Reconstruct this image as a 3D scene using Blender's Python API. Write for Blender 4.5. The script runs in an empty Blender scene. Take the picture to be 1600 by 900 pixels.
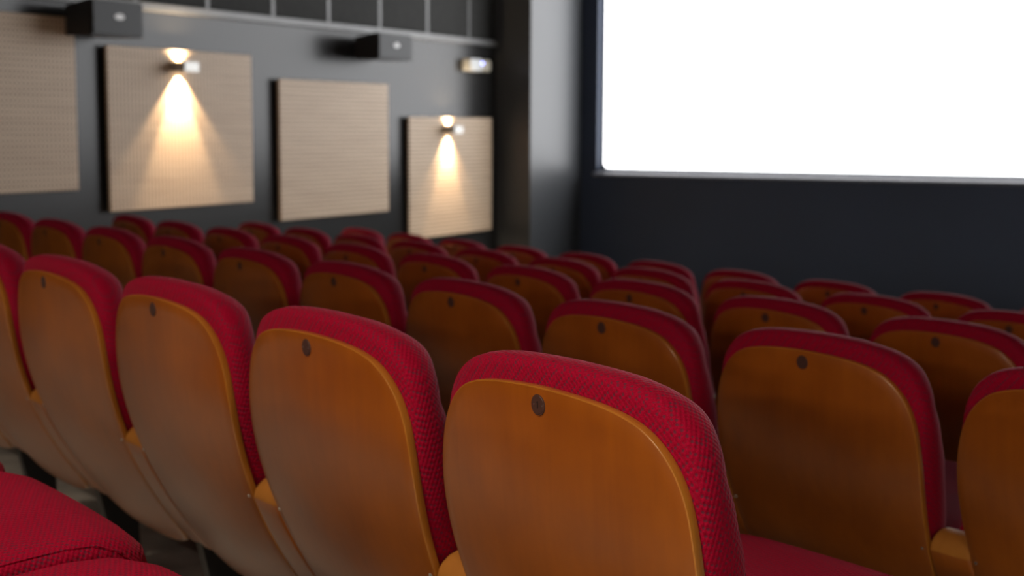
import bpy, bmesh, math, random
from mathutils import Vector, Matrix
random.seed(7)
C = bpy.context.scene.collection
sin, cos, pi = math.sin, math.cos, math.pi

# ------------------------------------------------------------------ survey
CAMZ = 1.179
A = 0.49227                      # camera heading, left of +Y (the left wall runs along +Y)
PITCH, ROLL, FPX = 0.1119, 0.00416, 2254.3
AR = 0.656
ROWROT = AR - pi / 2 + A         # seats turned towards the screen centre
PITCHX = 0.55
D0, RP, DROP = 1.048, 0.9358, 0.0944
OFFS = {0: 1.545, 1: 2.381, 2: 3.124, 3: 3.841, 4: 4.594, 5: 5.31}

def seat_pos(row, k):
    t = (OFFS[row] + k) * PITCHX
    D = D0 + (row - 1) * RP
    x = -sin(AR) * t + cos(AR) * D
    y = cos(AR) * t + sin(AR) * D
    return Vector((x * cos(A) - y * sin(A), x * sin(A) + y * cos(A), -(row - 1) * DROP))

# ------------------------------------------------------------------ materials
def mat(name, col, rough=0.5, metal=0.0, spec=0.5, coat=0.0):
    m = bpy.data.materials.new(name); m.use_nodes = True
    b = m.node_tree.nodes['Principled BSDF']
    b.inputs['Base Color'].default_value = (*col, 1)
    b.inputs['Roughness'].default_value = rough
    b.inputs['Metallic'].default_value = metal
    b.inputs['Specular IOR Level'].default_value = spec
    b.inputs['Coat Weight'].default_value = coat
    b.inputs['Coat Roughness'].default_value = 0.3
    return m, m.node_tree.nodes, m.node_tree.links, b

def ramp(n, stops):
    r = n.new('ShaderNodeValToRGB')
    while len(r.color_ramp.elements) < len(stops): r.color_ramp.elements.new(0.5)
    for e, (p, c) in zip(r.color_ramp.elements, stops):
        e.position = p; e.color = (*c, 1)
    return r

def wood_mat(name, dark, light, rough=0.36, grain=(60, 60, 3.5), coat=0.7):
    m, n, l, b = mat(name, light, rough, coat=coat)
    tc = n.new('ShaderNodeTexCoord'); mp = n.new('ShaderNodeMapping')
    mp.inputs['Scale'].default_value = grain
    oi = n.new('ShaderNodeObjectInfo')
    ad = n.new('ShaderNodeVectorMath'); ad.operation = 'ADD'
    sc = n.new('ShaderNodeVectorMath'); sc.operation = 'SCALE'; sc.inputs['Scale'].default_value = 13
    cb = n.new('ShaderNodeCombineXYZ')
    l.new(oi.outputs['Random'], cb.inputs[0]); l.new(oi.outputs['Random'], cb.inputs[2])
    l.new(cb.outputs[0], sc.inputs[0]); l.new(tc.outputs['Object'], ad.inputs[0]); l.new(sc.outputs[0], ad.inputs[1])
    l.new(ad.outputs[0], mp.inputs[0])
    nz = n.new('ShaderNodeTexNoise'); nz.inputs['Scale'].default_value = 1.0; nz.inputs['Detail'].default_value = 6
    nz.inputs['Distortion'].default_value = 0.6
    l.new(mp.outputs[0], nz.inputs['Vector'])
    n2 = n.new('ShaderNodeTexNoise'); n2.inputs['Scale'].default_value = 9; n2.inputs['Detail'].default_value = 3
    l.new(ad.outputs[0], n2.inputs['Vector'])
    mx = n.new('ShaderNodeMath'); mx.operation = 'MULTIPLY_ADD'; mx.inputs[1].default_value = 0.68
    m2 = n.new('ShaderNodeMath'); m2.operation = 'MULTIPLY'; m2.inputs[1].default_value = 0.32
    l.new(nz.outputs[0], m2.inputs[0]); l.new(n2.outputs[0], mx.inputs[0]); l.new(m2.outputs[0], mx.inputs[2])
    r = ramp(n, [(0.3, dark), (0.72, light)])
    l.new(mx.outputs[0], r.inputs[0]); l.new(r.outputs[0], b.inputs['Base Color'])
    rr = n.new('ShaderNodeMapRange'); rr.inputs[3].default_value = rough - .05; rr.inputs[4].default_value = rough + .1
    l.new(n2.outputs[0], rr.inputs[0]); l.new(rr.outputs[0], b.inputs['Roughness'])
    return m

def fabric_mat():
    m, n, l, b = mat('red_woven_fabric', (0.3, 0.002, 0.02), 0.85, spec=0.12)
    b.inputs['Sheen Weight'].default_value = 0.12
    b.inputs['Sheen Roughness'].default_value = 0.4
    b.inputs['Sheen Tint'].default_value = (1, 0.25, 0.35, 1)
    tc = n.new('ShaderNodeTexCoord'); mpp = n.new('ShaderNodeMapping'); mpp.inputs['Rotation'].default_value = (.62, .62, .5)
    l.new(tc.outputs['Object'], mpp.inputs[0])
    sx = n.new('ShaderNodeSeparateXYZ'); l.new(mpp.outputs[0], sx.inputs[0])
    k = 2 * pi / 0.0058
    outs = []
    for i, ph in ((0, 0.0), (1, 0.6), (2, 1.3)):
        mm = n.new('ShaderNodeMath'); mm.operation = 'MULTIPLY_ADD'; mm.inputs[1].default_value = k; mm.inputs[2].default_value = ph
        ss = n.new('ShaderNodeMath'); ss.operation = 'SINE'
        l.new(sx.outputs[i], mm.inputs[0]); l.new(mm.outputs[0], ss.inputs[0]); outs.append(ss)
    a1 = n.new('ShaderNodeMath'); a1.operation = 'ADD'; l.new(outs[0].outputs[0], a1.inputs[0]); l.new(outs[1].outputs[0], a1.inputs[1])
    a2 = n.new('ShaderNodeMath'); a2.operation = 'ADD'; l.new(a1.outputs[0], a2.inputs[0]); l.new(outs[2].outputs[0], a2.inputs[1])
    nz = n.new('ShaderNodeTexNoise'); nz.inputs['Scale'].default_value = 260; nz.inputs['Detail'].default_value = 2
    l.new(tc.outputs['Object'], nz.inputs['Vector'])
    a3 = n.new('ShaderNodeMath'); a3.operation = 'MULTIPLY_ADD'; a3.inputs[1].default_value = 2.2
    l.new(nz.outputs[0], a3.inputs[0]); l.new(a2.outputs[0], a3.inputs[2])
    mr = n.new('ShaderNodeMapRange'); mr.inputs[1].default_value = 1.75; mr.inputs[2].default_value = 3.0
    l.new(a3.outputs[0], mr.inputs[0])
    n3 = n.new('ShaderNodeTexNoise'); n3.inputs['Scale'].default_value = 600
    l.new(tc.outputs['Object'], n3.inputs['Vector'])
    rd = ramp(n, [(0.3, (0.26, 0.0004, 0.018)), (0.7, (0.42, 0.0008, 0.034))])
    l.new(n3.outputs[0], rd.inputs[0])
    mix = n.new('ShaderNodeMix'); mix.data_type = 'RGBA'
    l.new(mr.outputs[0], mix.inputs['Factor']); l.new(rd.outputs[0], mix.inputs['A'])
    mix.inputs['B'].default_value = (0.16, 0.018, 0.042, 1)
    l.new(mix.outputs['Result'], b.inputs['Base Color'])
    bp = n.new('ShaderNodeBump'); bp.inputs['Strength'].default_value = 0.35; bp.inputs['Distance'].default_value = 0.0008
    bp.invert = True
    l.new(a3.outputs[0], bp.inputs['Height']); l.new(bp.outputs[0], b.inputs['Normal'])
    return m

def paint_mat(name, col, rough=0.5, scale=3, amp=0.15, spec=0.5):
    m, n, l, b = mat(name, col, rough, spec=spec)
    tc = n.new('ShaderNodeTexCoord'); nz = n.new('ShaderNodeTexNoise'); nz.inputs['Scale'].default_value = scale; nz.inputs['Detail'].default_value = 5
    l.new(tc.outputs['Object'], nz.inputs['Vector'])
    r = ramp(n, [(0.3, tuple(c * (1 - amp) for c in col)), (0.7, tuple(c * (1 + amp) for c in col))])
    l.new(nz.outputs[0], r.inputs[0]); l.new(r.outputs[0], b.inputs['Base Color'])
    n2 = n.new('ShaderNodeTexNoise'); n2.inputs['Scale'].default_value = 90
    l.new(tc.outputs['Object'], n2.inputs['Vector'])
    bp = n.new('ShaderNodeBump'); bp.inputs['Strength'].default_value = 0.08; bp.inputs['Distance'].default_value = 0.002
    l.new(n2.outputs[0], bp.inputs['Height']); l.new(bp.outputs[0], b.inputs['Normal'])
    return m

def perf_mat():
    m, n, l, b = mat('perforated_beech_board', (0.5, 0.33, 0.2), 0.55)
    tc = n.new('ShaderNodeTexCoord')
    sx = n.new('ShaderNodeSeparateXYZ'); l.new(tc.outputs['Object'], sx.inputs[0])
    fr = []
    for i in (1, 2):
        mm = n.new('ShaderNodeMath'); mm.operation = 'MULTIPLY'; mm.inputs[1].default_value = 1 / 0.032
        ff = n.new('ShaderNodeMath'); ff.operation = 'FRACT'
        sb = n.new('ShaderNodeMath'); sb.operation = 'SUBTRACT'; sb.inputs[1].default_value = 0.5
        pw = n.new('ShaderNodeMath'); pw.operation = 'MULTIPLY'
        l.new(sx.outputs[i], mm.inputs[0]); l.new(mm.outputs[0], ff.inputs[0]); l.new(ff.outputs[0], sb.inputs[0])
        l.new(sb.outputs[0], pw.inputs[0]); l.new(sb.outputs[0], pw.inputs[1]); fr.append(pw)
    ad = n.new('ShaderNodeMath'); ad.operation = 'ADD'; l.new(fr[0].outputs[0], ad.inputs[0]); l.new(fr[1].outputs[0], ad.inputs[1])
    lt = n.new('ShaderNodeMapRange'); lt.inputs[1].default_value = 0.05; lt.inputs[2].default_value = 0.08
    l.new(ad.outputs[0], lt.inputs[0])
    mp = n.new('ShaderNodeMapping'); mp.inputs['Scale'].default_value = (4, 2, 30)
    l.new(tc.outputs['Object'], mp.inputs[0])
    nz = n.new('ShaderNodeTexNoise'); nz.inputs['Scale'].default_value = 1; nz.inputs['Detail'].default_value = 5
    l.new(mp.outputs[0], nz.inputs['Vector'])
    r = ramp(n, [(0.3, (0.56, 0.41, 0.28)), (0.7, (0.66, 0.50, 0.35))])
    l.new(nz.outputs[0], r.inputs[0])
    mix = n.new('ShaderNodeMix'); mix.data_type = 'RGBA'
    mix.inputs['A'].default_value = (0.16, 0.1, 0.06, 1)
    l.new(lt.outputs[0], mix.inputs['Factor']); l.new(r.outputs[0], mix.inputs['B'])
    l.new(mix.outputs['Result'], b.inputs['Base Color'])
    return m

def emis_mat(name, col, s):
    m, n, l, b = mat(name, (0.8, 0.8, 0.8), 0.6)
    b.inputs['Emission Color'].default_value = (*col, 1); b.inputs['Emission Strength'].default_value = s
    return m

WOOD = wood_mat('varnished_orange_veneer', (0.25, 0.064, 0.002), (0.37, 0.102, 0.003))
PLY = wood_mat('plywood_edge', (0.33, 0.115, 0.012), (0.50, 0.20, 0.026), rough=0.16, grain=(8, 300, 8))
ARM = wood_mat('varnished_beech', (0.34, 0.13, 0.02), (0.46, 0.19, 0.03), rough=0.6, coat=0.0)
ARM.node_tree.nodes['Principled BSDF'].inputs['Specular IOR Level'].default_value = 0.25
FAB = fabric_mat()
STEEL = paint_mat('black_powder_coated_steel', (0.012, 0.013, 0.015), 0.45)
BADGE = mat('brown_bronze', (0.075, 0.036, 0.028), 0.5, 0.2)[0]
RIVET = mat('bright_steel', (0.6, 0.56, 0.52), 0.25, 1.0)[0]
INK = mat('dark_engraving', (0.006, 0.004, 0.004), 0.6)[0]
WALLP = paint_mat('charcoal_wall_paint', (0.022, 0.022, 0.022), 0.27, 0.7, 0.08, spec=0.32)
WALLS = paint_mat('navy_black_wall_paint', (0.026, 0.041, 0.078), 0.6, 0.8, 0.12)
PILM = paint_mat('dark_satin_pier_paint', (0.05, 0.053, 0.058), 0.40, 0.8, 0.08)
BAND = paint_mat('dark_acoustic_felt', (0.022, 0.022, 0.020), 0.9, 20, 0.2)
TRIM = paint_mat('grey_metal_trim', (0.16, 0.16, 0.16), 0.4)
CEIL = paint_mat('dark_ceiling_paint', (0.03, 0.03, 0.032), 0.8)
FLOOR = paint_mat('worn_grey_carpet', (0.42, 0.41, 0.37), 0.85, 5, 0.45)
PERF = perf_mat()
SPK = paint_mat('black_speaker_cabinet', (0.02, 0.02, 0.022), 0.5)
GRILLE = paint_mat('dark_grey_speaker_grille', (0.022, 0.023, 0.025), 0.6, 200, 0.3)
CHROME = mat('brushed_aluminium', (0.40, 0.39, 0.37), 0.4, 0.7)[0]
WHITEP = mat('white_plastic', (0.7, 0.72, 0.72), 0.4)[0]
BEIGEP = mat('cream_plastic', (0.42, 0.38, 0.30), 0.45)[0]
SCREEN = emis_mat('lit_projection_screen', (0.97, 0.98, 1.0), 4.6)
MASK = paint_mat('black_screen_masking', (0.016, 0.02, 0.024), 0.6)
REVEAL = paint_mat('blue_grey_screen_reveal', (0.04, 0.055, 0.09), 0.6)
SILL = paint_mat('grey_screen_sill', (0.085, 0.085, 0.1), 0.5)
BULB = emis_mat('warm_lamp_glass', (1.0, 0.78, 0.5), 25)
LED = emis_mat('blue_led', (0.25, 0.3, 1.0), 6)
ADDEDG = emis_mat('added_lamp_glass', (1.0, 0.8, 0.6), 6)  # glow of the added ceiling and rear-wall lamps

# ------------------------------------------------------------------ helpers
def obj(name, bm, mats, parent=None, loc=(0, 0, 0), smooth=True, rot=None, angle=40):
    me = bpy.data.meshes.new(name)
    bmesh.ops.recalc_face_normals(bm, faces=bm.faces[:])
    bm.to_mesh(me); bm.free()
    for m in (mats if isinstance(mats, (list, tuple)) else [mats]): me.materials.append(m)
    if smooth:
        for p in me.polygons: p.use_smooth = True
        try: me.set_sharp_from_angle(angle=math.radians(angle))
        except Exception: pass
    o = bpy.data.objects.new(name, me); C.objects.link(o)
    o.parent = parent; o.location = loc
    if rot: o.rotation_euler = rot
    return o

def tag(o, label=None, cat=None, group=None, kind=None):
    if label: o['label'] = label
    if cat: o['category'] = cat
    if group: o['group'] = group
    if kind: o['kind'] = kind
    return o

def empty(name, loc, rz=0):
    o = bpy.data.objects.new(name, None); C.objects.link(o)
    o.location = loc; o.rotation_euler = (0, 0, rz); o.empty_display_size = .1
    return o

def box(bm, x0, x1, y0, y1, z0, z1, mi=0, bev=0.0, segs=2):
    r = bmesh.ops.create_cube(bm, size=1)
    vs = r['verts']
    for v in vs:
        v.co = Vector(((x0 + x1) / 2 + v.co.x * (x1 - x0), (y0 + y1) / 2 + v.co.y * (y1 - y0), (z0 + z1) / 2 + v.co.z * (z1 - z0)))
    fs = list({f for v in vs for f in v.link_faces})
    for f in fs: f.material_index = mi
    if bev > 0:
        es = list({e for f in fs for e in f.edges})
        bmesh.ops.bevel(bm, geom=es, offset=bev, segments=segs, affect='EDGES', profile=0.5, material=-1)
    return bm

def bx(*a, **k): return box(bmesh.new(), *a, **k)

def loft(bm, rings, cap=True, mi=0, closed=True):
    """rings: lists of equal length of points; quads between; n-gon caps."""
    R = [[bm.verts.new(p) for p in r] for r in rings]
    n = len(R[0])
    for a, b in zip(R, R[1:]):
        for i in range(n if closed else n - 1):
            f = bm.faces.new((a[i], a[(i + 1) % n], b[(i + 1) % n], b[i])); f.material_index = mi
    if cap:
        for r in (R[0], R[-1]):
            f = bm.faces.new(r); f.material_index = mi
    return R

def cyl(bm, p0, p1, r0, r1=None, seg=20, mi=0):
    p0, p1 = Vector(p0), Vector(p1); r1 = r0 if r1 is None else r1
    ax = (p1 - p0).normalized(); t = ax.orthogonal().normalized(); s = ax.cross(t)
    loft(bm, [[p + (t * cos(2 * pi * i / seg) + s * sin(2 * pi * i / seg)) * r for i in range(seg)] for p, r in ((p0, r0), (p1, r1))], mi=mi)
    return bm

# ------------------------------------------------------------------ the chair
def prof(z):                                  # rear plane of the shell, side view
    return 0.88 * max(0.75 - z, 0) ** 2 + 0.06 * (0.85 - z)
def interp(T, z):
    if z <= T[0][0]: return T[0][1]
    for (a, b), (c, d) in zip(T, T[1:]):
        if z <= c:
            u = (z - a) / (c - a); u = u * u * (3 - 2 * u) * .35 + u * .65
            return b + (d - b) * u
    return T[-1][1]

SH = [(0.00, .2885), (.06, .289), (.11, .2905), (.155, .296), (.185, .306), (.205, .322), (.216, .345), (.222, .40), (.227, .47), (.232, .55),
      (.2365, .63), (.2380, .685), (.2355, .730), (.229, .768), (.218, .798), (.203, .821), (.184, .8395), (.164, .852),
      (.142, .860), (.118, .8655), (.088, .8695), (.05, .8725), (0.0, .874)]
CU = [(0.00, .42), (.06, .421), (.11, .424), (.155, .43), (.180, .44), (.198, .456), (.207, .475), (.213, .50), (.222, .55), (.232, .60),
      (.239, .65), (.2425, .70), (.243, .74), (.2415, .777), (.236, .811), (.226, .838), (.209, .861), (.186, .879),
      (.159, .890), (.128, .897), (.095, .9015), (.05, .904), (0.0, .905)]
def smooth_outline(P, sub=3):
    out = []
    n = len(P)
    for i in range(n - 1):
        p0 = P[i - 1] if i > 0 else (-P[1][0], P[1][1]); p1, p2 = P[i], P[i + 1]
        p3 = P[i + 2] if i + 2 < n else (-P[-2][0], P[-2][1])
        for j in range(sub):
            t = j / sub
            out.append(tuple(0.5 * ((2 * p1[d]) + (-p0[d] + p2[d]) * t + (2 * p0[d] - 5 * p1[d] + 4 * p2[d] - p3[d]) * t * t + (-p0[d] + 3 * p1[d] - 3 * p2[d] + p3[d]) * t ** 3) for d in (0, 1)))
    out.append(P[-1])
    return out
def full(P):
    s = smooth_outline(P); return s + [(-x, z) for x, z in reversed(s[1:-1])]
SHO, CUO = full(SH), full(CU)

def scl(P, off, cz):
    """inset an outline by about 'off' metres towards its axis"""
    out = []
    n = len(P)
    for i, (x, z) in enumerate(P):
        ax, az = P[i - 1]; bx_, bz = P[(i + 1) % n]
        dx, dz = bx_ - ax, bz - az; L = math.hypot(dx, dz) or 1
        out.append((x - dz / L * off, z + dx / L * off))
    return out
def shrink(P, s, cz):
    return [(x * s, cz + (z - cz) * s) for x, z in P]

def surf(x, z): return prof(z) + 0.33 * x * x

def shell_bm():
    bm = bmesh.new(); T = 0.0125; cz = .6
    def R(P, dy): return [(x, surf(x, z) + dy, z) for x, z in P]
    ins = scl(SHO, .0022, cz)
    rear = [shrink(ins, s, cz) for s in (0.0, .12, .25, .4, .55, .7, .82, .92)][1:] + [ins]
    rings = [R(p, 0) for p in rear]
    a = loft(bm, rings, cap=False, mi=0)
    c = bm.verts.new((0, surf(0, cz), cz)); n = len(a[0])
    for i in range(n): bm.faces.new((c, a[0][i], a[0][(i + 1) % n]))
    rim = [R(ins, 0), R(scl(SHO, .0006, cz), .0007), R(SHO, .0026), R(SHO, T - .002), R(scl(SHO, .001, cz), T)]
    b = loft(bm, rim, cap=False, mi=1)
    fr = [R(scl(SHO, .001, cz), T)] + [R(shrink(SHO, s, cz), T) for s in (.8, .5, .2)]
    d = loft(bm, fr, cap=False, mi=0)
    c = bm.verts.new((0, surf(0, cz) + T, cz))
    for i in range(n): bm.faces.new((c, d[-1][(i + 1) % n], d[-1][i]))
    bmesh.ops.remove_doubles(bm, verts=bm.verts[:], dist=1e-5)
    return bm

TH = [(.40, .05), (.46, .085), (.52, .100), (.60, .108), (.70, .104), (.76, .090), (.795, .079), (.83, .084), (.865, .096), (.91, .100)]
def cushion_bm():
    bm = bmesh.new(); cz = .68
    def R(P, f, base=.0126):
        return [(x, surf(x, z) + base + (interp(TH, z) - base) * f, z) for x, z in P]
    def lerp(P, Q, t): return [((1 - t) * a[0] + t * b[0], (1 - t) * a[1] + t * b[1]) for a, b in zip(P, Q)]
    base = shrink(CUO, .95, cz)
    rings = [R(shrink(CUO, .6, cz), 0), R(shrink(CUO, .93, cz), 0), R(shrink(CUO, .975, cz), 0.02), R(shrink(CUO, .992, cz), .12),
             R(CUO, .28), R(scl(CUO, .0015, cz), .45), R(scl(CUO, .006, cz), .62), R(scl(CUO, .0125, cz), .77), R(scl(CUO, .022, cz), .88), R(scl(CUO, .034, cz), .95),
             R(shrink(CUO, .78, cz), 1.0), R(shrink(CUO, .6, cz), 1.02), R(shrink(CUO, .4, cz), 1.0), R(shrink(CUO, .2, cz), .98)]
    a = loft(bm, rings, cap=False)
    n = len(a[0])
    for r, y in ((a[0], None), (a[-1], None)):
        co = sum((v.co for v in r), Vector()) / n
        c = bm.verts.new(co)
        for i in range(n): bm.faces.new((c, r[i], r[(i + 1) % n]))
    bmesh.ops.remove_doubles(bm, verts=bm.verts[:], dist=1e-5)
    return bm

def tube(bm, pts, r, seg=6, mi=0, closed=False):
    pts = [Vector(p) for p in pts]; rings = []
    for i, p in enumerate(pts):
        d = (pts[min(i + 1, len(pts) - 1)] - pts[max(i - 1, 0)]).normalized()
        t = d.cross(Vector((1, .02, .03))); t = t.normalized() if t.length > 1e-4 else d.orthogonal().normalized()
        s = d.cross(t)
        rings.append([p + (t * cos(2 * pi * j / seg) + s * sin(2 * pi * j / seg)) * r for j in range(seg)])
    loft(bm, rings, mi=mi)
    return bm

# arm + rear strip: side outline in (y, z)
def arm_outline():
    P = []
    for i in range(9):                                  # rear edge, bottom to top
        z = .318 + (.548 - .318) * i / 8
        P.append((prof(z) + .016, z))
    P += [(.0708, .554), (.0735, .562), (.080, .570), (.090, .5775), (.104, .582), (.118, .581), (.130, .575), (.138, .565), (.141, .55), (.141, .50)]
    for i in range(7):
        z = .47 - (.47 - .318) * i / 6
        P.append((max(prof(z) + .05, .135), z))
    return P
def arm_bm():
    P = arm_outline(); n = len(P); bm = bmesh.new()
    cy = sum(p[0] for p in P) / n
    def norm_in(off):
        out = []
        for i, (y, z) in enumerate(P):
            ay, az = P[i - 1]; by, bz = P[(i + 1) % n]
            dy, dz = by - ay, bz - az; L = math.hypot(dy, dz) or 1
            out.append((y + dz / L * off, z - dy / L * off))
        return out
    area = sum(P[i][0] * P[(i + 1) % n][1] - P[(i + 1) % n][0] * P[i][1] for i in range(n))
    sg = -1 if area > 0 else 1
    rings = []
    for fx, ins in ((-1, .006), (-.97, .0025), (-.9, .0006), (-.75, 0), (.75, 0), (.9, .0006), (.97, .0025), (1, .006)):
        Q = norm_in(sg * ins)
        rings.append([((.0415 + .010 * max(0, min(1, (.55 - z) / .22)) ) * fx + .275, y, z) for y, z in Q])
    loft(bm, rings)
    for f in bm.faces:
        if f.calc_center_median().z < .5495: f.material_index = 1
    return bm

def rest_bm():
    bm = bmesh.new(); rings = []
    for y, w, zt, zb in ((.128, .010, .574, .562), (.131, .022, .584, .556), (.140, .029, .592, .552), (.16, .0325, .598, .55), (.25, .033, .602, .55),
                         (.32, .033, .600, .551), (.342, .030, .596, .555), (.354, .022, .589, .560), (.358, .010, .580, .566)):
        h = (zt - zb) / 2; zc = (zt + zb) / 2
        rings.append([(.275 + w * math.copysign(abs(cos(a)) ** .6, cos(a)), y, zc + h * math.copysign(abs(sin(a)) ** .6, sin(a))) for a in [2 * pi * i / 24 for i in range(24)]])
    loft(bm, rings); return bm

def leg_bm():
    bm = bmesh.new()
    box(bm, .252, .298, .19, .36, -.0, .012, bev=.002)
    loft(bm, [[(x, y, z) for x, y in ((.260, y0), (.290, y0), (.290, y1), (.260, y1))] for z, y0, y1 in ((.010, .245, .315), (.20, .235, .305), (.36, .20, .30), (.554, .19, .30))])
    return bm

PIV = (0, .205, .509)
def fy(ax, y):                                # plan rounding of the front corners
    R = .085; t = min(1, max(0, (ax - (.25 - R)) / R)); d = .062 * (1 - math.sqrt(max(0, 1 - t * t)))
    return y * (1 - d / .434) if y > 0 else y
def pad_bm():
    # side outline in local (y,z) about the pivot; front roll at y ~ .44
    P = [(-.035, .012), (-.02, .024), (.02, .036), (.10, .043), (.20, .048), (.28, .052), (.33, .054), (.37, .051), (.405, .038), (.428, .015), (.434, -.008),
         (.424, -.030), (.400, -.043), (.36, -.048), (.26, -.044), (.14, -.040), (.04, -.036), (-.02, -.028), (-.038, -.008)]
    n = len(P); bm = bmesh.new()
    def ins(off):
        out = []
        for i, (y, z) in enumerate(P):
            ay, az = P[i - 1]; by, bz = P[(i + 1) % n]
            dy, dz = by - ay, bz - az; L = math.hypot(dy, dz) or 1
            out.append((y + dz / L * off, z - dy / L * off))
        return out
    rings = []
    half = [(.250, .036), (.2485, .024), (.245, .015), (.239, .0085), (.230, .004), (.218, .0015), (.203, 0), (.185, -.001), (.16, -.002), (.12, -.003), (.06, -.0038)]
    for x, o in [(-a, b) for a, b in half] + [(0, -.004)] + half[::-1]:
        rings.append([(x * (1 - .10 * max(0, min(1, 1 - (y + .04) / .16))), fy(abs(x), y), z) for y, z in ins(o)])
    loft(bm, rings)
    return bm
def piping_bm(s):
    bm = bmesh.new()
    if True:
        tube(bm, [(s * (.2375 * (1 - .10 * max(0, min(1, 1 - (y + .04) / .16)))), fy(.2375, y), z - .0085) for y, z in ((-.02, .024), (.02, .036), (.10, .043), (.20, .048), (.28, .052), (.33, .054), (.37, .051), (.404, .037), (.426, .015), (.432, -.008))], .0026)
    return bm
def pan_bm():
    bm = bmesh.new()
    rings = []
    for x, o in ((-.215, .012), (-.205, .0), (.205, .0), (.215, .012)):
        rings.append([(x, y, z) for y, z in ((-.01 + o, -.034), (.37 - o, -.044), (.39 - o, -.052), (.36 - o, -.066), (.05 + o, -.062), (-.02 + o, -.046))])
    loft(bm, rings); return bm

def badge_bm(num=False):
    bm = bmesh.new()
    cyl(bm, (0, .0005, 0), (0, -.0008, 0), .0130, .0126, 28)
    cyl(bm, (0, -.0007, 0), (0, -.0012, 0), .0112, .0108, 28)
    for s in (-1, 1): cyl(bm, (s * .0078, -.001, 0), (s * .0078, -.0019, 0), .0012, .0008, 8, mi=1)
    if num:
        box(bm, -.0006, .0006, -.0017, -.001, -.0044, .0044, mi=2)
        box(bm, -.0018, -.0004, -.0017, -.001, .0026, .0036, mi=2)
    return bm
def screw_bm():
    bm = bmesh.new()
    cyl(bm, (0, .001, 0), (0, -.0015, 0), .0034, .0026, 12); return bm

def make_chair():
    root = empty('cinema_chair', (0, 0, 0))
    sh = obj('back_shell', shell_bm(), [WOOD, PLY], root)
    obj('number_badge', badge_bm(), [BADGE, RIVET, INK], sh, (0, surf(0, .852) , .852))
    for s in (-1, 1): obj('screw', screw_bm(), RIVET, sh, (s * .221, surf(.221, .548), .548))
    obj('back_cushion', cushion_bm(), FAB, root, angle=80)
    obj('side_post', arm_bm(), [ARM, WOOD], root)
    obj('armrest', rest_bm(), FAB, root, angle=80)
    obj('leg', leg_bm(), STEEL, root)
    pd = obj('seat_pad', pad_bm(), FAB, root, PIV, angle=70)
    for s in (-1, 1): obj('piping', piping_bm(s), FAB, pd)
    obj('seat_pan', pan_bm(), WOOD, pd)
    return root

def copy_tree(o, parent=None):
    c = o.copy(); C.objects.link(c); c.parent = parent
    for ch in KIDS.get(o.name, []): copy_tree(ch, c)
    return c

proto = make_chair()
KIDS = {}
for o in list(bpy.data.objects):
    if o.parent: KIDS.setdefault(o.parent.name, []).append(o)

ORD = ['', 'first', 'second', 'third', 'fourth', 'fifth', 'sixth', 'seventh', 'eighth', 'ninth', 'tenth', 'eleventh', 'twelfth']
ROWNAME = {0: 'the row at the bottom left corner', 1: 'the nearest full row', 2: 'the second row', 3: 'the third row', 4: 'the fourth row', 5: 'the front row by the screen'}
PADTILT = {0: 1.5, 1: -1.2, 2: 2, 3: 2, 4: 2, 5: 2}
LAB = {}
LAB[(1, 0)] = 'large wood-backed red cinema chair in the centre, round badge reading 1'
LAB[(1, 1)] = 'red wood-backed cinema chair immediately left of the large central chair'
LAB[(0, 2)] = 'red cinema chair at bottom left, its seat pad showing the whole front edge'
LAB[(0, 1)] = 'red cinema chair at bottom left, its seat pad cut off by the bottom edge'
LAB[(0, 3)] = 'red cinema chair of which only a sliver of pad shows at the left edge'
LAB[(2, -1)] = 'wood-backed red cinema chair cut by the right edge, behind a small wooden armrest'
LAB[(2, 0)] = 'broad wood-backed red chair in the second row, just right of the badge 1 chair'
rng = {0: range(1, 4), 1: range(0, 6), 2: range(-1, 10), 3: range(0, 10), 4: range(0, 10), 5: range(0, 10)}
first = True
for row, ks in rng.items():
    for k in ks:
        if first: c = proto; first = False
        else: c = copy_tree(proto)
        c.location = seat_pos(row, k); c.rotation_euler = (0, 0, ROWROT)
        kids = [o for o in bpy.data.objects if o.parent == c] if c is proto else None
        if (row, k) in LAB: lab = LAB[(row, k)]
        elif row == 1:
            lab = 'wood-backed red cinema chair, %s to the left of the large chair badged 1' % ORD[k]
        elif row == 2:
            lab = 'wood-backed red chair, second row, %s left of the one behind the badge 1 chair' % ORD[k]
        else:
            lab = 'wood-backed red chair in %s, %s from the left wall' % (ROWNAME[row], ORD[10 - k])
        tag(c, lab, 'chair', 'red wood-backed cinema chairs in the raked rows')
bpy.context.view_layer.update()
KID2 = {}
for o in bpy.data.objects:
    if o.parent: KID2.setdefault(o.parent, []).append(o)
for row, ks in rng.items(): pass
roots = [o for o in bpy.data.objects if o.parent is None and o.type == 'EMPTY']
for c in roots:
    row = round(-c.location.z / DROP) + 1
    for ch in KID2[c]:
        if ch.name.startswith('seat_pad'):
            ch.rotation_euler = (math.radians(PADTILT[row] + random.uniform(-.4, .4)), 0, 0)
            if row == 0 and (c.location - seat_pos(0, 1)).length < .05: ch.location.y -= .032; ch.location.z += .004
    d = (c.location - seat_pos(row, 9)).length
    if row > 1 and d < .05:                     # the wall end of the row has an armrest of its own
        for ch in KID2[c]:
            if ch.name.startswith(('armrest', 'leg', 'side_post')):
                e = ch.copy(); C.objects.link(e); e.parent = c; e.location = (-.55, 0, 0)
    if row == 1 and (c.location - seat_pos(1, 0)).length < .05:
        for ch in KID2[c]:
            if ch.name.startswith('back_shell'):
                for g in KID2[ch]:
                    if g.name.startswith('number_badge'):
                        p = g.parent; l = g.location.copy()
                        bpy.data.objects.remove(g)
                        obj('number_badge', badge_bm(True), [BADGE, RIVET, INK], p, l)

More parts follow.
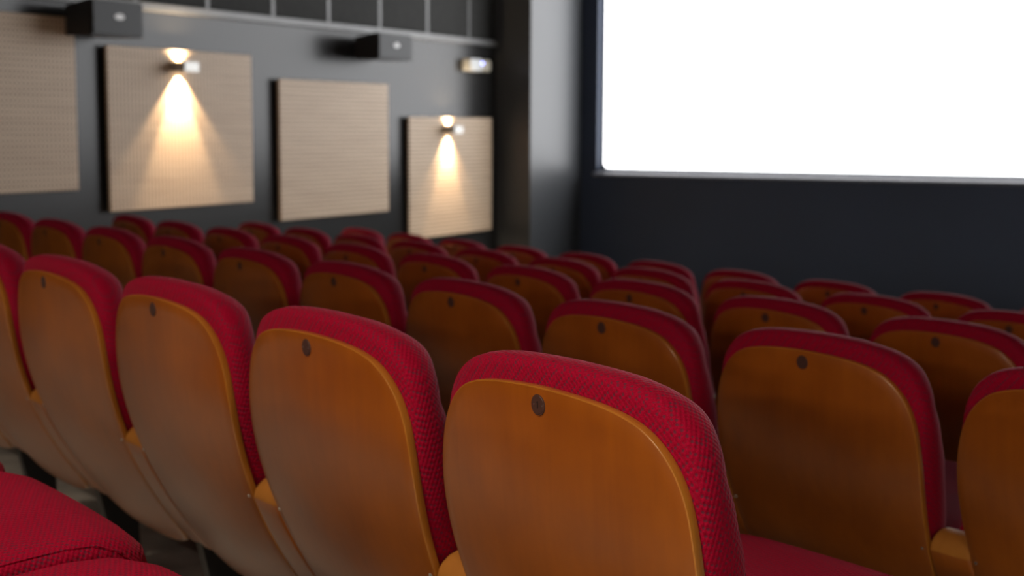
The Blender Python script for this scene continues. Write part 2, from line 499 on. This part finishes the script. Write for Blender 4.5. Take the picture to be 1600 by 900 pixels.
# ------------------------------------------------------------------ the room
LX, YW, PX, PY = -6.3, 12.472, -5.95, 11.43
RX, YB, ZC, ZF = 6.6, -4.5, 4.3, -0.47
def struct(name, bm, m, **k):
    o = obj(name, bm, m, smooth=False, **k); o['kind'] = 'structure'; return o
struct('wall_left', bx(LX - .2, LX, YB - .2, YW + .2, -1.2, CAMZ + .72), WALLP)
struct('wall_left_upper', bx(LX - .3, LX - .06, YB - .2, YW + .2, CAMZ + .72, ZC), WALLP)
struct('trim_1', bx(LX - .06, LX + .025, YB, PY, CAMZ + .700, CAMZ + .752, bev=.006), TRIM)
struct('wall_right', bx(RX, RX + .2, YB - .2, YW + .2, -1.2, ZC), WALLP)
struct('wall_back', bx(LX - .3, RX + .2, YB - .2, YB, -1.2, ZC), WALLP)
struct('ceiling', bx(LX - .3, RX + .2, YB - .2, YW + .2, ZC, ZC + .2), CEIL)
# pier between the side wall and the screen wall
struct('wall_pier', bx(LX - .06, PX, PY, YW, -1.2, ZC), PILM)
# terraced floor following the rows
bm = bmesh.new()
ca, sa = cos(ROWROT), sin(ROWROT)
def rowpt(x, y): return Vector((x * ca - y * sa, x * sa + y * ca))
o0 = seat_pos(1, 0); base_y = rowpt(0, 0)
nrm = Vector((-sa, ca)); tang = Vector((ca, sa))
d1 = o0.xy.dot(nrm)
def clip_poly(poly, n, d, keep_less):
    out = []
    for i in range(len(poly)):
        a, b = poly[i], poly[(i + 1) % len(poly)]
        fa, fb = a.dot(n) - d, b.dot(n) - d
        if not keep_less: fa, fb = -fa, -fb
        if fa <= 0: out.append(a)
        if (fa < 0 < fb) or (fb < 0 < fa): out.append(a + (b - a) * (fa / (fa - fb)))
    return out
room = [Vector(p) for p in ((LX, YB), (RX, YB), (RX, YW), (LX, YW))]
for r in range(-6, 7):
    lo = d1 + (r - 1) * RP - .30; hi = lo + RP
    z = -(r - 1) * DROP if r < 6 else ZF
    if r == -6: lo = -99
    if r == 6: hi = 99
    p = clip_poly(clip_poly(room, nrm, lo, False), nrm, hi, True)
    if len(p) < 3: continue
    loft(bm, [[(q.x, q.y, -1.2) for q in p], [(q.x, q.y, z) for q in p]])
struct('floor', bm, FLOOR)

# screen wall with the recessed opening
SX0, SX1, SZ0, SZ1 = -5.757, 4.6, CAMZ - .395, CAMZ + 2.8
def rrect(x0, x1, z0, z1, r, y, seg=8):
    P = []
    for cx, cz, a0 in ((x0 + r, z0 + r, pi), (x1 - r, z0 + r, 1.5 * pi), (x1 - r, z1 - r, 0), (x0 + r, z1 - r, .5 * pi)):
        for i in range(seg + 1):
            a = a0 + (pi / 2) * i / seg
            P.append((cx + r * cos(a), y, cz + r * sin(a)))
    return P
REC = .115
OX0, OX1, OZ0, OZ1 = SX0 - .022, SX1 + .03, SZ0 - .014, SZ1 + .05
for nm, a in (('left', (PX - .02, OX0, YW, YW + .25, -1.2, ZC)), ('right', (OX1, RX + .05, YW, YW + .25, -1.2, ZC)),
              ('lower', (OX0, OX1, YW, YW + .25, -1.2, OZ0)), ('upper', (OX0, OX1, YW, YW + .25, OZ1, ZC)), ('back', (OX0 - .1, OX1 + .1, YW + .25, YW + .3, OZ0 - .1, OZ1 + .1))):
    struct('wall_screen_' + nm, bx(*a), WALLS)
# the screen itself
ps = empty('projection_screen', ((SX0 + SX1) / 2, YW + REC, SZ0))
tag(ps, 'large blank white lit cinema screen with rounded corner, set in the dark front wall', 'screen')
def loc_bm(bm, o):
    bmesh.ops.translate(bm, verts=bm.verts[:], vec=-Vector(o.location)); return bm
bm = bmesh.new()
loft(bm, [rrect(SX0 - .02, SX1 + .02, SZ0 - .008, SZ1 + .02, .05, YW + REC), rrect(SX0 - .02, SX1 + .02, SZ0 - .008, SZ1 + .02, .05, YW + REC + .02)])
obj('screen_surface', loc_bm(bm, ps), SCREEN, ps, smooth=False)
bm = bmesh.new()                                # masking ring with rounded inner corners
N9 = 36
def outer(y):
    P = []
    for cx, cz in ((OX0 + .001, OZ0 + .001), (OX1 - .001, OZ0 + .001), (OX1 - .001, OZ1 - .001), (OX0 + .001, OZ1 - .001)): P += [(cx, y, cz)] * 9
    return P
yf, yb = YW + REC - .022, YW + REC - .002
loft(bm, [outer(yb), outer(yf), rrect(SX0, SX1, SZ0, SZ1, .05, yf), rrect(SX0, SX1, SZ0, SZ1, .05, yb), outer(yb)], cap=False)
bmesh.ops.remove_doubles(bm, verts=bm.verts[:], dist=1e-5)
obj('masking_border', loc_bm(bm, ps), MASK, ps, smooth=False)
bm = bmesh.new()
z0 = SZ0 - .030
loft(bm, [[(x, YW - .003, z0 + .004), (x, YW - .10, z0 - .012), (x, YW - .115, z0 - .022), (x, YW - .11, z0 - .040), (x, YW - .003, z0 - .05)] for x in (OX0, OX1)])
obj('sill', loc_bm(bm, ps), SILL, ps, smooth=False)

# upper band of felt panels on the side wall
ys = [11.43, 10.978, 10.289, 9.583, 8.897, 8.23, 7.535, 6.86, 6.18, 5.50, 4.82, 4.14]
for i, (b, a) in enumerate(zip(ys, ys[1:])):
    w = .020
    o = obj('wall_panel', bx(-.02, .015, a + w, b - (w if i else .004), CAMZ + .757, ZC - .9, bev=.004), BAND, loc=(LX - .035, 0, 0), smooth=False)
    where = ['narrow dark felt panel above the ledge, right beside the pier',
             'dark felt panel above the ledge, over the small white alarm box',
             'dark felt panel above the ledge, directly right of the wall speaker',
             'dark felt panel above the ledge, directly over the sharp black wall speaker',
             'dark felt panel above the ledge, just left of the sharp black wall speaker',
             'dark felt panel above the ledge, over the gap right of the brightly lit panel',
             'dark felt panel above the ledge, over the right half of the brightly lit board',
             'dark felt panel above the ledge, right over the brighter wall lamp',
             'dark felt panel above the dim wall speaker at top left'][i] if i < 9 else None
    if i >= 8: bpy.data.objects.remove(o); break
    tag(o, where, 'wall panel', 'dark felt panels above the ledge')
    st = struct('trim_%d' % (i + 2), bx(LX - .06, LX - .018, a - .016, a + .016, CAMZ + .752, ZC - .9), TRIM)

# the four perforated boards
pan = [(4.90, 6.273, .612, -.385, 'dim beige perforated board cut off by the left edge of the picture'),
       (6.528, 7.895, .470, -.526, 'beige perforated board with the brighter wall lamp on it'),
       (8.200, 9.592, .322, -.674, 'beige perforated board without a lamp, between the two lamp-lit boards'),
       (9.894, 11.265, .069, -.922, 'smallest looking beige perforated board, with a wall lamp, next to the dark pier')]
for y0, y1, zt, zb, lab in pan:
    o = empty('acoustic_board', (LX, (y0 + y1) / 2, CAMZ + (zt + zb) / 2))
    tag(o, lab, 'wall panel', 'beige perforated boards on the side wall')
    hw, hh = (y1 - y0) / 2, (zt - zb) / 2
    obj('board_face', bx(.028, .05, -hw, hw, -hh, hh, bev=.003, segs=1), PERF, o, smooth=False)
    obj('batten_frame', bx(0, .028, -hw + .03, hw - .03, -hh + .03, hh - .03), SPK, o, smooth=False)

def wall_lamp(yc, zc, power, lab, w=.135, up=1.0):
    o = empty('wall_lamp', (LX + .05, yc, CAMZ + zc)); tag(o, lab, 'lamp', 'box wall lamps')
    h = .031; d = .115
    bm = bmesh.new()
    t = .005
    box(bm, 0, t, -w / 2, w / 2, -h, h, bev=.001, segs=1)
    box(bm, d - t, d, -w / 2, w / 2, -h, h, bev=.001, segs=1)
    box(bm, t, d - t, -w / 2, -w / 2 + t, -h, h)
    box(bm, t, d - t, w / 2 - t, w / 2, -h, h)
    obj('lamp_housing', bm, CHROME, o, smooth=False)
    obj('mounting_bar', bx(.0, .03, -.03, .03, -.012, .012), STEEL, o, smooth=False)
    g = bmesh.new(); cyl(g, (.06, 0, -.012), (.06, 0, .012), .016, seg=16)
    obj('bulb', g, BULB, o)
    for nm, z, rx, ang, pw, bl in (('down', -.016, 0, 62, power, .5), ('up', .016, pi, 140, power * .26 * up, 1.0), ('wide', -.016, 0, 96, power * .42, .35)):
        ld = bpy.data.lights.new('lamp_beam', 'SPOT'); ld.energy = pw; ld.color = (1.0, .74, .46)
        ld.spot_size = math.radians(ang); ld.spot_blend = bl; ld.shadow_soft_size = .012
        lo = bpy.data.objects.new('lamp_beam', ld); C.objects.link(lo); lo.parent = o
        lo.location = (.045 if z < 0 else .03, 0, z + (-.012 if z < 0 else .008)); lo.rotation_euler = (rx, 0, 0)
    return o
wall_lamp(7.155, .362, 140, 'brightly glowing metal box lamp on the larger lit board at left')
wall_lamp(10.49, -.033, 90, 'glowing metal box lamp on the small board beside the dark pier')

def speaker(y0, y1, z0, z1, lab, d=.30):
    yc, zc = (y0 + y1) / 2, (z0 + z1) / 2
    o = empty('wall_speaker', (LX, yc, CAMZ + zc)); tag(o, lab, 'speaker', 'black box speakers on the side wall')
    hw, hh = (y1 - y0) / 2, (z1 - z0) / 2
    bm = bmesh.new()
    # cabinet tapers towards the wall and hangs tilted on a bracket
    rings = []
    for x, s, dz in ((.05, .82, -.012), (d - .012, 1, 0)):
        rings.append([(x, sy * hw * s, sz * hh * s + dz) for sy, sz in ((-1, -1), (1, -1), (1, 1), (-1, 1))])
    loft(bm, rings)
    bmesh.ops.bevel(bm, geom=bm.edges[:], offset=.006, segments=2, affect='EDGES')
    obj('cabinet', bm, SPK, o, smooth=False)
    obj('grille', bx(d - .014, d, -hw + .008, hw - .008, -hh + .008, hh - .008, bev=.004), GRILLE, o, smooth=False)
    b2 = bmesh.new(); loft(b2, [[(d + q, .040 * cos(a) , .018 * sin(a)) for a in [2 * pi * i / 20 for i in range(20)]] for q in (-.001, .003)])
    obj('logo_plate', b2, mat('silver_logo', (.75, .75, .75), .4)[0] if False else RIVLOGO, o, (0, .03 * hw, .01))
    obj('bracket', bx(0, .06, -.03, .03, -.05, .05, bev=.003), STEEL, o, smooth=False)
    return o
RIVLOGO = mat('silver_logo', (.9, .9, .9), .5)[0]
speaker(9.083, 9.553, .492, .690, 'black box wall speaker under the ledge, with a bright oval logo, above the lampless board')
speaker(6.16, 6.58, .502, .71, 'dim black box wall speaker above the gap between the two leftmost boards')

o = empty('emergency_light', (LX, 11.02, CAMZ + .52)); tag(o, 'small white wall box with a blue light, high beside the dark pier', 'emergency light')
obj('casing', bx(-.004, .08, -.186, .02, -.052, .054, bev=.012), WHITEP, o)
obj('cover', bx(0, .076, .021, .18, -.048, .050, bev=.012), BEIGEP, o)
g = bmesh.new(); cyl(g, (.08, .02, .018), (.086, .02, .018), .015, .010, 16); obj('indicator', g, LED, o)

# assumed ceiling downlights, out of view, added to light the near rows
def downlight(x, y, e, lab, size=70, col=(1.0, .80, .62)):
    o = empty('added_ceiling_light', (x, y, ZC)); tag(o, lab, 'added ceiling light', 'added round ceiling downlights')
    bm = bmesh.new()
    R = []
    for r, z in ((.11, -.001), (.115, -.012), (.09, -.014), (.085, -.004)):
        R.append([(r * cos(2 * pi * i / 32), r * sin(2 * pi * i / 32), z) for i in range(32)])
    loft(bm, R, cap=False); obj('rim', bm, TRIM, o)
    g = bmesh.new(); cyl(g, (0, 0, -.002), (0, 0, -.006), .084, seg=32); obj('diffuser', g, ADDEDG, o)
    ld = bpy.data.lights.new('added_downlight_beam', 'SPOT'); ld.energy = e; ld.color = col
    ld.spot_size = math.radians(size); ld.spot_blend = .6; ld.shadow_soft_size = .07
    lo = bpy.data.objects.new('added_downlight_beam', ld); C.objects.link(lo); lo.parent = o; lo.location = (0, 0, -.03)
    return o
ADDED_DL = [(-1.6, -.6, 500, 92), (-4.3, .5, 260, 84), (1.5, -.7, 230, 92)]
for (x, y, e, s), wh in zip(ADDED_DL, ('middle', 'left', 'right')):
    downlight(x, y, e, 'added unseen warm ceiling downlight above the rear rows, %s one of three' % wh, s)
def added_rear_lamp(x, e, wh):  # assumed lamps, never in view, added to brighten the chair backs
    o = empty('wall_lamp', (x, YB, CAMZ + 1.05)); tag(o, 'added unseen linear lamp on the rear wall, %s one of three' % wh, 'lamp', 'added rear wall lamps')
    obj('lamp_base', bx(-.85, .85, 0, .05, -.07, .07, bev=.006), TRIM, o, smooth=False)
    obj('diffuser', bx(-.82, .82, .05, .08, -.055, .055, bev=.01), ADDEDG, o, smooth=False)
    ld = bpy.data.lights.new('lamp_beam', 'AREA'); ld.shape = 'RECTANGLE'; ld.size = 1.6; ld.size_y = .1; ld.energy = e; ld.color = (1.0, .84, .68)
    lo = bpy.data.objects.new('lamp_beam', ld); C.objects.link(lo); lo.parent = o; lo.location = (0, .085, 0); lo.rotation_euler = (pi / 2, 0, 0)
for x, e, wh in ((-3.9, 32, 'left'), (-.6, 52, 'middle'), (2.7, 52, 'right')): added_rear_lamp(x, e, wh)

# ------------------------------------------------------------------ world, camera, view
w = bpy.data.worlds.new('World'); bpy.context.scene.world = w; w.use_nodes = True
w.node_tree.nodes['Background'].inputs[0].default_value = (.01, .01, .012, 1)
w.node_tree.nodes['Background'].inputs[1].default_value = .3
cd = bpy.data.cameras.new('Camera'); cam = bpy.data.objects.new('Camera', cd); C.objects.link(cam)
cd.sensor_width = 36; cd.lens = FPX / 1600 * 36
cd.clip_start = .02; cd.clip_end = 100
cam.matrix_world = Matrix.Translation((0, 0, CAMZ)) @ Matrix.Rotation(A, 4, 'Z') @ Matrix.Rotation(pi / 2 - PITCH, 4, 'X') @ Matrix.Rotation(ROLL, 4, 'Z')
cd.dof.use_dof = True; cd.dof.focus_distance = 1.62; cd.dof.aperture_fstop = 6.0; cd.dof.aperture_blades = 0
sc = bpy.context.scene; sc.camera = cam
sc.view_settings.view_transform = 'Standard'; sc.view_settings.look = 'None'
sc.view_settings.exposure = 0.0; sc.view_settings.gamma = 1.0
sc.view_settings.use_curve_mapping = False
